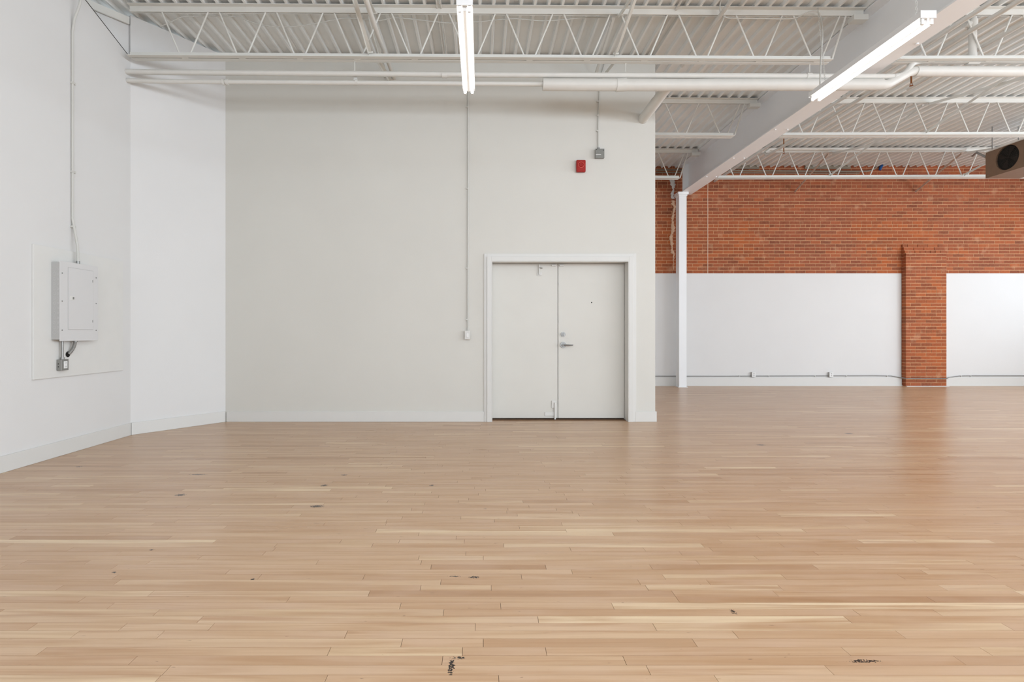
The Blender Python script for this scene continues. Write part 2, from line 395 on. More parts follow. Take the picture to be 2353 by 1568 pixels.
# brick pilaster
PX0, PX1 = 9.19, 10.075; PD = .13
pil = thing('brick_pilaster', ((PX0+PX1)/2, YF-PD/2, 0), 'red brick pilaster standing out of the white far wall', 'pilaster')
zp_top = H+(VY-556)/F*(YF-.02)
nb = int((zp_top-.012)/CP); zp_top = .012+nb*CP
core = MB().box(PX0+.006, PX1-.006, YF-PD+.0045, YF-.0001, 0, zp_top-3*CP)
core.box(PX0+.006, PX1-.006, YF-PD*.7+.012, YF-.0001, zp_top-3*CP, zp_top-2*CP); core.box(PX0+.006, PX1-.006, YF-PD*.42+.002, YF-.0001, zp_top-2*CP, zp_top-CP)
core.build('mortar_core', 'mortar', pil)
z = .012; r = 0; bm_var.clear()
while r < nb:
    k = nb-1-r; d = PD if k > 2 else PD*(.30+.24*k)
    cuts = [PX0, PX0+.2213, PX0+.4425, PX0+.6638, PX1] if r % 2 else [PX0, PX0+.1106, PX0+.3319, PX0+.5532, PX0+.7744, PX1]
    if r % 6 == 4: cuts = [PX0+i*(PX1-PX0)/8 for i in range(9)]
    for a, b_ in zip(cuts, cuts[1:]): brick(pil, round(a, 4), round(a, 4)+round(b_-a-.0105, 4), YF-d, z, round(d-.012, 4))
    z += CP; r += 1

# baseboards
def base(name, b, **k): return b.build(name, 'trim', kind='structure', **k)
base('baseboard_left', MB().box(XL, XL+.016, YB, AY-.012, 0, .140), bev=.003)
base('baseboard_angled', slab(Vector((AX, AY))-nv*.016+dv*.005, Vector((CX, CY))-nv*.016-dv*.012, .0158, 0, .140), bev=.003)
bb = MB(); bb.box(CX+.02, .04, YW-.016, YW, 0, .135); base('baseboard_back', bb, bev=.003)
bb = MB(); bb.box(2.02, XP+.016, YW-.016, YW, 0, .135); bb.box(XP, XP+.016, YW, YF-.03, 0, .135); base('baseboard_return', bb, bev=.003)
base('baseboard_far', MB().box(XP+.02, PX0-.01, YF-.032, YF-.012, 0, .185).box(PX1+.01, XR, YF-.032, YF-.012, 0, .185), bev=.003)
base('trim_3', MB().box(XP+.02, PX0-.01, YF-.045, YF-.032, 0, .02).box(PX1+.01, XR, YF-.045, YF-.032, 0, .02).box(PX0-.01, PX1+.02, YF-PD-.04, YF-PD-.008, 0, .014))

# ceiling: corrugated deck panels
ceil = thing('ceiling', (4, 3, ZD), None, None, kind='structure')
PW = .1525*6
def deck_panel(x0, nrib, y0, y1):
    b = MB(); rib = .1525; prof = []
    for i in range(nrib):
        a = x0+i*rib; prof += [(a, .038), (a+.0505, .038), (a+.0635, 0), (a+.0885, 0), (a+.1015, .038)]
    prof.append((x0+nrib*rib+.004, .038))
    vs = []; fs = []
    for q, yy in enumerate((y0, y1)):
        vs += [(p[0], yy, zdeck(p[0])+p[1]) for p in prof]
    n = len(prof)
    # thin sheet with thickness
    vs += [(v[0], v[1], v[2]+.0015) for v in vs]
    fs = [(i, i+1, n+i+1, n+i) for i in range(n-1)]+[(2*n+i, 3*n+i, 3*n+i+1, 2*n+i+1) for i in range(n-1)]
    return b.add(vs, fs)
ph = -2.300-.076                                   # a rib bottom lies at x = -2.300
x = ph-.1525*18-.0
while x < 4.35:
    n = 6 if x+PW < 4.40 else int((4.42-x)/.1525)
    if n > 0: deck_panel(x, n, YB, YF-.0).build('deck_panel', 'deck', ceil, recalc=False)
    x += PW
x += 0
x = 4.43
while x < XR-.1:
    n = min(6, int((XR-x)/.1525)+0)
    if n > 0: deck_panel(x, n, YB, YF-.0).build('deck_panel', 'deck', ceil, recalc=False)
    x += PW
    if n < 6: break

# steel beam and post -------------------------------------------------------
BX0, BX1 = 4.275, 4.555; BZ0 = H+2.985; BZ1 = H+3.595; bt = .02; bc = (BX0+BX1)/2
beam = thing('steel_beam', (bc, 4, BZ0), 'deep white steel beam running from the foreground to the brick wall', 'beam')
MB().box(BX0, BX1, YB, YF-.08, BZ0, BZ0+bt).build('bottom_flange', 'beam', beam, bev=.003)
MB().box(BX0, BX1, YB, YF-.08, BZ1-bt, BZ1).build('top_flange', 'beam', beam, bev=.003)
MB().box(bc-.008, bc+.008, YB, YF-.08, BZ0+bt, BZ1-bt).build('web', 'beam', beam)
for s_ in (-1, 1):
    MB().box(min(bc+s_*.008, bc+s_*.128), max(bc+s_*.008, bc+s_*.128), 11.42, 11.434, BZ0+bt, BZ1-bt).build('stiffener', 'beam', beam)
for yy in (5.55, 6.6, 7.9, 9.2, 10.3):
    for s_ in (-1, 1): MB().cyl((bc+s_*.09, yy, BZ0-.012), (bc+s_*.09, yy, BZ0), .014, 6).build('bolt', 'beam', beam)
pX0, pX1, pY0, pY1 = 4.21, 4.372, 11.42, 11.60
post = thing('steel_post', ((pX0+pX1)/2+.03, 11.5, 0), 'slim white steel post under the end of the beam', 'post')
zc = BZ0-.085
MB().box(pX0, pX1, pY0, pY0+.02, .012, zc).build('front_flange', 'beam', post, bev=.003)
MB().box(pX0, pX1, pY1-.02, pY1, .012, zc).build('rear_flange', 'beam', post, bev=.003)
MB().box(pX0+.004, pX1-.004, pY0+.02, pY1-.02, .012, zc).build('web', 'beam', post)
MB().box(pX0-.02, pX1+.02, pY0-.02, pY1+.02, 0, .012).build('base_plate', 'beam', post, bev=.002)
cp = MB(); cp.box(pX0-.01, pX1+.012, pY0-.012, pY1+.02, zc, zc+.03); cp.box(pX0-.028, pX1+.035, pY0-.03, pY1+.03, zc+.03, BZ0-.0005)
cp.build('cap', 'beam', post, bev=.006)

# bar joists ---------------------------------------------------------------
JD = .577; PER = .641; PH0 = -2.983
rodmesh = {}
def joist(x0, x1, Y, label, tail0=.0, tail1=.0, bearing=True):
    za, zb = zdeck(x0+.01), zdeck(x1-.01); z = lambda x: za+(zb-za)*(x-x0)/(x1-x0)-.0008
    t = thing('bar_joist', ((x0+x1)/2, Y, min(za, zb)-JD), label, 'joist', 'open web roof joists')
    def sweep(b, xs, xe, ys, ye, z0, z1):
        vs = []
        for X in (xs, xe): vs += [(X, ys, z(X)+z0), (X, ye, z(X)+z0), (X, ye, z(X)+z1), (X, ys, z(X)+z1)]
        b.add(vs, [(0, 1, 2, 3), (7, 6, 5, 4), (0, 4, 5, 1), (1, 5, 6, 2), (2, 6, 7, 3), (3, 7, 4, 0)]); return b
    tc = MB()
    for s_ in (-1, 1):
        y_in, y_out = Y+s_*.010, Y+s_*.070
        sweep(tc, x0, x1, min(y_in, y_out), max(y_in, y_out), -.006, 0)
        sweep(tc, x0, x1, min(y_in, y_in+s_*.006), max(y_in, y_in+s_*.006), -.066, -.006)
    tc.build('top_chord', 'steel', t)
    bcx = MB(); b0, b1 = x0+tail0, x1-tail1
    for s_ in (-1, 1):
        y_in, y_out = Y+s_*.010, Y+s_*.068
        sweep(bcx, b0, b1, min(y_in, y_out), max(y_in, y_out), -JD, -JD+.006)
        sweep(bcx, b0, b1, min(y_in, y_in+s_*.006), max(y_in, y_in+s_*.006), -JD+.006, -JD+.058)
    bcx.build('bottom_chord', 'steel', t)
    sp = MB(); X = PH0+PER/2+PER*math.ceil((b0-PH0)/PER)
    while X < b1-.1: sweep(sp, X-.035, X+.035, Y-.0099, Y+.0099, -JD+.001, -JD+.03); X += PER
    if sp.v: sp.build('spacer_bars', 'steel', t)
    # round web rods, one object each
    k = math.floor((b0-PH0)/PER)-1
    while PH0+k*PER < b1+PER:
        xt = PH0+k*PER
        for s_ in (-1, 1):
            xa, xb = xt+s_*.05, xt+s_*(.3205-.05)
            if x0+.02 < xa < x1-.02 and b0+.02 < xb < b1-.02:
                if s_ not in rodmesh:
                    rodmesh[s_] = MB().cyl((0, 0, JD-.028), (s_*.2205, 0, .025), .0095, 8).build('web_rod', 'steel', t, origin=(0, 0, 0)); o = rodmesh[s_]
                    place(o, (xa, Y, z(xa)-JD), t)
                else: dup(rodmesh[s_], (xa, Y, z(xa)-JD), t)
        k += 1
    if bearing:   # end pieces that step up on to the beam flange
        if x1 < 4.3:
            MB().cyl((x1-.19, Y, z(x1)-.062), (x1-.345, Y, z(x1)-JD+.03), .012, 8).build('end_rod', 'steel', t)
            MB().box(x1-.13, x1+.03, Y-.05, Y+.05, z(x1)-.125, z(x1)-.067).build('seat', 'steel', t)
    return t
JY = (3.70, 6.0, 8.30, 10.57)
lab = ['%s roof joist across the %s bay, nearest the camera', '%s roof joist crossing the %s bay above the pipes', '%s roof joist in the %s bay, second from the brick wall', '%s roof joist in the %s bay, right before the brick wall']
for i, Y in enumerate(JY):
    joist(XL+.08 if i < 2 else XP+.002, 4.262, Y, lab[i] % ('white open web', 'left'), 0, .37)
    joist(4.568, XR-.01, Y, lab[i] % ('white open web', 'right'), .06, 0)
for i, Y in enumerate(JY[1:]):      # blocks between joist seat and beam
    MB().box(4.272, 4.45, Y-.075, Y+.075, BZ1+.0002, BZ1+.002).build('bearing_plate', 'beam', beam)

# cross bridging between the joists
def bar(p, q, nm, m, label, group):
    p = Vector(p); q = Vector(q); d = (q-p).normalized(); s_ = Vector((1, 0, 0)); n = d.cross(s_)
    b = MB()
    for (a0, a1, c0, c1) in ((0, .038, 0, .004), (0, .004, .004, .038)):
        vs = [P+s_*a+n*c for P in (p, q) for a, c in ((a0, c0), (a1, c0), (a1, c1), (a0, c1))]
        b.add(vs, [(0, 1, 2, 3), (7, 6, 5, 4), (0, 4, 5, 1), (1, 5, 6, 2), (2, 6, 7, 3), (3, 7, 4, 0)])
    t = b.build(nm, m, label=label, cat='brace', group=group)
    if m == 'brace_raw': return t
    e_ = MB().cyl(Vector(q)-Vector((.012, 0, 0)), Vector(q)+Vector((.05, 0, 0)), .012, 8); e_.build('bolt', m, t)
    return t
def bridge(X, i, where, stopwall=False):
    Y0, Y1 = JY[i]+.03, (JY[i+1]-.03 if i < 3 else YF-.02)
    zt0, zb0 = zdeck(X)-.075, zdeck(X)-JD+.065
    zt1, zb1 = (zt0, zb0) if i < 3 else (zt0, H+3.08)
    if stopwall:                                           # the next joist is hidden behind the partition
        f = (YW-.002-Y0)/(Y1-Y0)
        bar((X+.03, Y0, zb0), (X+.03, YW-.004, zb0+(zt1-zb0)*f), 'bridging_bar', 'steel', 'white angle brace rising into the partition top, %s' % where, 'joist bridging')
        bar((X-.03, Y0, zt0), (X-.03, YW-.004, zt0+(zb1-zt0)*f), 'bridging_bar', 'steel', 'white angle brace falling toward the partition, %s' % where, 'joist bridging')
        return
    mt = 'brace_raw' if i == 3 else 'steel'
    bar((X-.02, Y0, zt0), (X-.02, Y1, zb1), 'bridging_bar', mt, ('%s angle brace falling from %s, %s' % ('bare' if i == 3 else 'white', ('the nearest joist', 'the joist above the pipes', 'the second joist', 'the last joist')[i], where)), 'joist bridging')
    if i < 3: bar((X+.03, Y0, zb0), (X+.03, Y1, zt1), 'bridging_bar', 'steel', 'white angle brace rising away from %s, %s' % (('the nearest joist', 'the joist above the pipes', 'the second joist')[i], where), 'joist bridging')
for X, wh in ((-1.23, 'left of the middle strip light'), (1.50, 'right of the middle strip light')):
    bridge(X, 0, wh); bridge(X, 1, wh, True)
for X, wh in ((6.86, 'just right of the beam'), (9.49, 'above the brown heater')):
    for i in range(4): bridge(X, i, wh)

# pipes -------------------------------------------------------------------
def arc(p, a, b, n=6):      # rounded corner at p between points a and b
    p, a, b = Vector(p), Vector(a), Vector(b)
    return [(1-t)**2*a+2*t*(1-t)*p+t*t*b for t in [i/n for i in range(n+1)]]
YP = 6.05
def ring(b, c, d, r, w_=.02): c = Vector(c); d = Vector(d).normalized(); b.cyl(c-d*w_/2, c+d*w_/2, r, 16); return b
z1, z2, z3, z4 = H+2.90, H+2.795, H+3.055, H+2.945
pp = thing('overhead_pipe', (0, YP, z1), 'upper thin white pipe running under the joist from wall to elbow', 'pipe', 'white overhead pipes')
MB().tube([(XL+.001, YP, z1+.035), (-3.7, YP, z1+.03), (0, YP, z1), (4.65, YP, z1-.02)], .0295, 16).build('run', 'pipe', pp)
el = [Vector((4.65, YP, z1-.02))]+arc((4.74, YP, z1-.02), (4.67, YP, z1-.02), (4.80, YP, z1+.04))+arc((4.88, YP, z3), (4.84, YP, z3-.05), (4.96, YP, z3))
MB().tube(el, .033, 16).build('elbow', 'pipe', pp)
MB().tube([(4.96, YP, z3), (XR-.01, YP, z3)], .0295, 16).build('run', 'pipe', pp)
for X, zz in ((-.41, z1-.002), (3.69, z1-.015)): ring(MB(), (X, YP, zz), (1, 0, 0), .035, .055).build('coupling', 'pipe', pp)
tx = (2235-VX)/F*YP
ring(ring(MB(), (tx, YP, z3), (1, 0, 0), .042, .13), (tx, YP, z3+.05), (0, 0, 1), .042, .06).build('tee', 'pipe', pp)
MB().cyl((tx, YP, z3+.03), (tx, YP, H+3.592), .038, 18).build('riser', 'pipe', pp)
ring(ring(MB(), (tx, YP, H+3.47), (0, 0, 1), .047, .085), (tx-.04, YP, H+3.47), (1, 0, 0), .036, .10).build('coupling', 'pipe', pp)
pq = thing('insulated_pipe', (0, YP, z2), 'lower white pipe, thin at left and thickly lagged from mid wall', 'pipe', 'white overhead pipes')
YQ = YP+.01
MB().tube([(XL+.001, YQ, z2+.045), (-3.6, YQ, z2+.035), (.72, YQ, z2+.005)], .025, 14).build('run', 'pipe', pq)
X0l = (1247-VX)/F*YQ
lag = MB().tube([(X0l, YQ, z2), (X0l+.01, YQ, z2)]+[(X0l+.4+i*.4, YQ, z2-.003+random.uniform(-.003, .003)) for i in range(7)]+[(4.52, YQ, z2)], [.064, .066]+[.065+random.uniform(-.002, .002) for _ in range(7)]+[.060], 20)
lag.build('lagging', 'pipe', pq)
MB().tube([(4.49, YQ, z2), (4.56, YQ, z2), (4.60, YQ, z2+.012), (4.83, YQ, z4-.012), (4.88, YQ, z4), (4.95, YQ, z4)], [.052, .052, .048, .046, .05, .05], 18).build('elbow', 'pipe', pq)
MB().tube([(4.90, YQ, z4), (Xe_ := (2345-VX)/F*YQ, YQ, z4-.004)], .056, 20).build('lagging', 'pipe', pq)
Xe = (2345-VX)/F*YQ
MB().tube([(Xe, YQ, z4-.004), (XR-.01, YQ, z4)], .05, 16).build('run', 'pipe', pq)
for X, rr in ((-2.90, .034), (-2.86, .032), (-1.40, .031)): ring(MB(), (X, YQ, z2+.028), (1, 0, 0), rr, .028).build('coupling', 'pipe', pq)
Xc = (1428-VX)/F*YQ; MB().tube([(Xc-.06, YQ, z2-.006), (Xc+.05, YQ, z2-.002)], .0705, 20).build('collar', 'pipe', pq)
Xb = 2.118
MB().tube([(Xb, YQ+.03, z2-.005), (Xb, YW-.55, z2-.005), (Xb, YW-.545, z2-.005), (Xb, YW, z2-.005)], [.060, .060, .063, .063], 20).build('branch', 'pipe', pq)
# hangers
hp = [(-1.42, z1+.03, z2-.002), (1.63, z1+.03, None), (3.70, z1+.03, None)]
for X, za, zlow in hp:
    b = MB().cyl((X, YP, zdeck(X)-JD+.0), (X, YP, za), .005, 6)
    if zlow: b.box(X-.018, X+.018, YP+.032, YP+.036, zlow-.0, za); b.box(X-.02, X+.02, YP-.02, YP+.036, za-.0, za+.006)
    b.build('hanger_rod', 'steel', pp)
# conduits and pipes that run away from the camera just under the deck
def run(name, pts, r, label, group='conduits under the deck', m='pipe', rings=(), n=10):
    t = MB().tube(pts, r, n).build(name, m, label=label, cat='conduit', group=group)
    for c in rings: ring(MB(), c, (0, 1, 0), r*1.35, .06).build('coupling', m, t)
    return t
for dx_, l in ((0, 'left'), (.045, 'right')):
    run('conduit', [(-.487+dx_, 2.6, zdeck(-.48)-.012), (-.487+dx_, YW-.002, zdeck(-.48)-.012)], .0085, 'thin conduit under the deck behind the middle strip light, %s of the pair' % l)
run('conduit', [(2.17, 2.6, zdeck(2.17)-.014), (2.17, YF-.02, zdeck(2.17)-.014)] if False else [(2.17, 2.6, zdeck(2.17)-.014), (2.17, YW-.002, zdeck(2.17)-.014)], .012, 'thin dark-edged conduit under the deck above the branch pipe')
run('conduit', [(-1.05, 3.75, H+3.05), (-1.12, 5.9, H+3.235), (-1.13, YW-.003, H+3.325)], .027, 'round white pipe sloping back into the partition left of the middle light', 'pipes through the joists', rings=[(-1.08, 4.9, H+3.15)])
run('conduit', [(2.62, 3.72, H+3.47), (2.62, 7.0, H+3.47)], .022, 'white pipe running back through the joist web, right of centre', 'pipes through the joists', rings=[(2.62, 5.55, H+3.47)])
run('conduit', [(5.10, 3.72, H+3.30), (5.10, YF-.02, H+3.30)], .026, 'white pipe nearest the beam, running back to the brick wall', 'pipes right of the beam', rings=[(5.10, 7.5, H+3.3)])
run('conduit', [(5.36, 3.72, H+3.30), (5.36, 9.6, H+3.30), (5.38, 10.1, H+3.33), (5.45, 10.32, H+3.45), (5.60, 10.42, H+3.555), (5.9, 10.42, H+3.56), (7.5, 10.42, H+3.56), (9.4, 10.42, H+3.56)], .026, 'white pipe that turns right along the last joist before the brick wall', 'pipes right of the beam', rings=[(5.36, 6.9, H+3.3)])
run('conduit', [(5.80, 3.72, H+3.30), (5.80, 7.3, H+3.30)], .022, 'short white pipe with a brown sprinkler at its end', 'pipes right of the beam')
def sprinkler(X, Y, z, label):
    t = MB().cyl((X, Y, zdeck(X)), (X, Y, z-.03), .010, 8).cyl((X, Y, z-.06), (X, Y, z-.064), .022, 12).build('sprinkler_head', 'rust', label=label, cat='sprinkler', group='sprinkler heads')
    MB().tube([(X-.009, Y, z-.028), (X-.018, Y, z-.045), (X-.003, Y, z-.06)], .003, 6).tube([(X+.009, Y, z-.028), (X+.018, Y, z-.045), (X+.003, Y, z-.06)], .003, 6).build('frame', 'rust', t)
p = at(2094, 186, 6.9); sprinkler(p.x, p.y, p.z, 'brown sprinkler head right of the beam under the deck')
p = at(1801, 345, 10.0); sprinkler(p.x, p.y, p.z, 'brown sprinkler head near the last joist beside the beam')
# loose cables
def cable(pxs, Y, r, label, m='wire'):
    ctrl = [at(a, b, Y if not isinstance(Y, (list, tuple)) else Y[i]) for i, (a, b) in enumerate(pxs)]
    pts = []
    for i in range(len(ctrl)-1):
        p0 = ctrl[max(i-1, 0)]; p1 = ctrl[i]; p2 = ctrl[i+1]; p3 = ctrl[min(i+2, len(ctrl)-1)]
        for k in range(5):
            t = k/5; pts.append(.5*((2*p1)+(p2-p0)*t+(2*p0-5*p1+4*p2-p3)*t*t+(3*p1-p0-3*p2+p3)*t**3))
    pts.append(ctrl[-1]); return MB().tube(pts, r, 6).build('cable', m, label=label, cat='cable', group='loose cables')
cable([(368, 60), (385, 54), (410, 42), (432, 38), (540, 38), (560, 44), (600, 57), (650, 62), (700, 58), (770, 45), (800, 42), (870, 47), (910, 41), (1000, 50), (1040, 53), (1100, 50), (1180, 43), (1250, 48), (1340, 41), (1390, 41), (1402, 46)], 6.09, .006, 'white cable sagging in waves behind the long joist')
cable([(1662, -8), (1655, 8), (1656, 28), (1668, 40), (1690, 42), (1760, 43), (1820, 43), (1840, 36), (1860, 27), (1880, 28), (1887, 45), (1890, 80), (1886, 140), (1884, 205)], [5.9]*11+[5.6, 5.2, 4.80], .007, 'white flex looping down to the right strip light')
# conduit and plates high on the brick wall
cable([(1507, 391), (1600, 391), (1800, 393), (1960, 394), (2000, 392), (2018, 381), (2030, 372), (2050, 365)], YF-.03, .016, 'old grey conduit running along the top of the brick wall', 'plate_old')
cable([(1507, 397), (1600, 397), (1850, 398), (1975, 398)], YF-.025, .011, 'thinner old conduit along the top of the brick wall, the lower one', 'plate_old')
for a, b_, l in ((1672, 1745, 'left'), (1850, 1955, 'right')):
    p, q = at(a, 379, YF-.03), at(b_, 388, YF-.03)
    MB().box(p.x, q.x, YF-.03, YF-.0076, q.z, p.z).build('ledger_plate', 'plate_old', bev=.003, label='flat grey plate on the brick wall behind the last joist, %s one' % l, cat='plate', group='plates on the brick wall')
p = at(2024, 384, YF-.045)
vt = MB().tube([p+Vector((.03, 0, .05)), p, p+Vector((-.02, 0, -.07))], [.02, .032, .022], 8).build('cable_tag', 'blue', label='small blue tag hanging from the old conduit at the brick wall', cat='tag')

# strip lights ------------------------------------------------------------
def striplight(X, Y0, Y1, label, chains):
    zt = H+2.14; t = thing('strip_light', (X, (Y0+Y1)/2, zt), label, 'light', 'hanging strip lights')
    hs = MB().prism([(X-.054, zt+.030), (X-.054, zt+.072), (X+.054, zt+.072), (X+.054, zt+.030), (X+.050, zt+.030), (X+.050, zt+.034), (X-.050, zt+.034), (X-.050, zt+.030)], 'y', Y0, Y1)
    hs.build('housing', 'panel', t)
    MB().prism([(X-.016, zt+.034), (X-.011, zt+.002), (X+.011, zt+.002), (X+.016, zt+.034)], 'y', Y0+.025, Y1-.025).build('ballast_cover', 'panel', t)
    ep = MB().box(X-.055, X+.055, Y0-.006, Y0, zt+.022, zt+.076)
    ep.build('end_plate', 'panel', t, bev=.002)
    MB().box(X-.055, X+.055, Y1, Y1+.006, zt+.022, zt+.076).build('end_plate', 'panel', t, bev=.002)
    for s_ in (-1, 1):
        MB().cyl((X+s_*.0315, Y0+.022, zt), (X+s_*.0315, Y1-.022, zt), .0135, 16).build('lamp_tube', 'tube', t)
        for ya, yb in ((Y0+.002, Y0+.02), (Y1-.02, Y1-.002)):
            MB().box(X+s_*.0315-.010, X+s_*.0315+.010, ya, yb, zt-.016, zt+.033).build('lamp_holder', 'white', t, bev=.003)
    for (yc, zc_, dest) in chains:
        a = Vector((X, yc, zt+.072)); b = Vector(dest) if dest else Vector((X, yc, zdeck(X)-.0)); n = int((b-a).length/.022)
        ch = MB(); d = (b-a)/n
        for i in range(n):
            c = a+d*(i+.5); u = Vector((1, 0, 0)) if i % 2 else Vector((0, 1, 0)); dn = d.normalized(); h = d.length*.62
            ch.tube([c+dn*h, c+dn*h*.5+u*.006, c-dn*h*.5+u*.006, c-dn*h, c-dn*h*.5-u*.006, c+dn*h*.5-u*.006, c+dn*h], .0014, 4)
        ch.build('chain', 'wire', t)
    return t
striplight(-.108, 3.555, 4.805, 'lit twin tube strip light hanging in the middle, before the white partition', [(3.70, 0, None), (4.70, 0, None)])
striplight(3.078, 3.70, 4.955, 'lit twin tube strip light hanging at the right under the steel beam', [(3.80, 0, None), (4.80, 0, tuple(at(1879, 17, 5.95)))])

# brown unit heater
hX = 8.92; hy0, hy1 = 8.72, 9.50; hz0, hz1 = H+2.72, H+3.17
ht = thing('unit_heater', (hX+.3, 9.11, hz0), 'brown ceiling heater with round fan grille at the right edge', 'heater')
cy, cz, cr = 9.11, H+2.965, .205
b = MB(); n = 32; circ = [(cy+cr*math.cos(2*math.pi*i/n), cz+cr*math.sin(2*math.pi*i/n)) for i in range(n)]
def sq(i):
    a = 2*math.pi*i/n; c, s_ = math.cos(a), math.sin(a); k = 1e9
    if c > 1e-6: k = min(k, (hy1-cy)/c)
    if c < -1e-6: k = min(k, (hy0-cy)/c)
    if s_ > 1e-6: k = min(k, (hz1-cz)/s_)
    if s_ < -1e-6: k = min(k, (hz0-cz)/s_)
    return (cy+k*c, cz+k*s_)
ou = [sq(i) for i in range(n)]
corners = [(hy1, hz1), (hy0, hz1), (hy0, hz0), (hy1, hz0)]
for c in corners:
    i = min(range(n), key=lambda i: (ou[i][0]-c[0])**2+(ou[i][1]-c[1])**2); ou[i] = c
vs = [(hX, p[0], p[1]) for p in circ]+[(hX, p[0], p[1]) for p in ou]+[(hX+.03, p[0], p[1]) for p in circ]+[(hX+.6, p[0], p[1]) for p in ou]
fs = [(i, (i+1) % n, n+(i+1) % n, n+i) for i in range(n)]+[(i, 2*n+i, 2*n+(i+1) % n, (i+1) % n) for i in range(n)]+[(n+i, n+(i+1) % n, 3*n+(i+1) % n, 3*n+i) for i in range(n)]+[tuple(range(3*n, 4*n))]
b.add(vs, fs); b.build('casing', 'brown', ht)
g = MB().cyl((hX+.03, cy, cz), (hX+.035, cy, cz), cr, 32); g.build('fan_shroud', 'dark', ht)
g = MB()
for k in range(1, 8): g.tube([(hX+.008, cy+cr*k/8*math.cos(2*math.pi*i/28), cz+cr*k/8*math.sin(2*math.pi*i/28)) for i in range(29)], .0018, 4)
for k in range(6): a = math.pi*k/6; g.tube([(hX+.010, cy-cr*math.cos(a), cz-cr*math.sin(a)), (hX+.010, cy+cr*math.cos(a), cz+cr*math.sin(a))], .002, 4)
g.build('grille', 'grille', ht)
for k in range(4):
    a = math.pi/2*k+.4; c, s_ = math.cos(a), math.sin(a); q = .09
    MB().add([(hX+.018, cy+.02*c, cz+.02*s_), (hX+.026, cy+.19*math.cos(a-.3), cz+.19*math.sin(a-.3)), (hX+.016, cy+.19*math.cos(a+.3), cz+.19*math.sin(a+.3)),
              (hX+.02, cy+.02*c, cz+.02*s_), (hX+.028, cy+.19*math.cos(a-.3), cz+.19*math.sin(a-.3)), (hX+.018, cy+.19*math.cos(a+.3), cz+.19*math.sin(a+.3))],
             [(0, 1, 2), (3, 5, 4), (0, 3, 4, 1), (1, 4, 5, 2), (2, 5, 3, 0)]).build('fan_blade', 'grille', ht)
for yy, zz in ((hy0+.05, hz0+.04), (hy1-.05, hz0+.04)): MB().cyl((hX-.004, yy, zz), (hX, yy, zz), .009, 8).build('screw', 'chrome', ht)
MB().box(hX-.012, hX+.61, hy0-.01, hy1+.01, hz1, hz1+.02).build('top_panel', 'pipe', ht, bev=.004)
for yy in (hy0+.08, hy1-.06):
    for xx in (hX+.06, hX+.52): MB().cyl((xx, yy, hz1+.02), (xx, yy, zdeck(xx)), .007, 6).build('hanger_rod', 'grey', ht)
gp = MB().tube([(hX+.0, 9.75, H+3.2), (hX-.05, 9.62, H+3.22), (hX+.1, 9.56, H+3.1), (hX+.2, hy1+.002, H+3.05)], .02, 10); gp.build('gas_pipe', 'grey', ht)

# doors -------------------------------------------------------------------
fr = MB()
yj = YW+.165
df = thing('door_1', ((DX0+DX1)/2, YW, 0), None, None, kind='structure')
def U(b, o, y0, y1, w_):        # three-sided frame: o outside offset from the opening
    b.box(DX0-o, DX0-o+w_, y0, y1, .0, DZ+o); b.box(DX1+o-w_, DX1+o, y0, y1, .0, DZ+o); b.box(DX0-o+w_, DX1+o-w_, y0, y1, DZ+o-w_, DZ+o); return b
U(MB(), .098, YW-.014, YW, .04).build('door_casing', 'trim', df, bev=.002)
U(MB(), .060, YW-.030, YW, .060).build('door_casing', 'trim', df, bev=.003)
U(MB(), -.0002, YW-.030, YW+.2, .008).build('door_jamb', 'trim', df)
MB().box(DX0+.0085, DX1-.0085, YW+.10, YW+.2, 0, .008).build('threshold', 'joint', df)
mid = (1282-VX)/F*(YW+.17)
for x0, x1, side in ((DX0+.012, mid-.004, 'l'), (mid+.004, DX1-.012, 'r')):
    leaf = MB().box(x0, x1, yj, yj+.045, .020, DZ-.013).build('door_leaf', 'door', df, bev=.002)
    if side == 'l': L_ = leaf
    else: R_ = leaf
yl = yj
def D(px, py, Y=yl): return at(px, py, Y)
# surface bolt at the foot of the left leaf
p, q = D(1267.5, 921), D(1277.5, 938); MB().box(p.x, q.x, yl-.012, yl, q.z, p.z).build('bolt_keeper', 'trim', L_, bev=.002)
p = D(1275, 925); q = D(1274, 967); MB().cyl((p.x, yl-.017, p.z), (p.x, yl-.017, .004), .012, 12).build('bolt_rod', 'trim', L_)
p, q = D(1252, 947), D(1272, 956); MB().box(p.x, q.x+.01, yl-.010, yl, q.z, p.z).build('bolt_plate', 'trim', L_, bev=.003)
# upper bolt on the left leaf
p, q = D(1234, 627), D(1245, 634); MB().box(p.x, q.x, yl-.01, yl, q.z, p.z).build('bolt_plate', 'trim', L_, bev=.002)
p = D(1239, 607); q = D(1239, 632); MB().cyl((p.x, yl-.017, q.z), (p.x, yl-.017, p.z-.012), .010, 10).box(p.x-.012, p.x+.012, yl-.012, yl, p.z-.10, p.z-.06).build('bolt_rod', 'trim', L_)
p = D(1242, 616); MB().cyl((p.x-.02, yl-.02, p.z), (p.x+.02, yl-.04, p.z-.008), .006, 8).build('bolt_knob', 'grey', L_)
for xx, lf in ((1272, L_), (1290, R_)):
    p = D(xx, 608.5); MB().box(p.x-.028, p.x+.028, yl-.022, yl, p.z-.022, p.z-.002).build('door_stop', 'trim', lf, bev=.003)
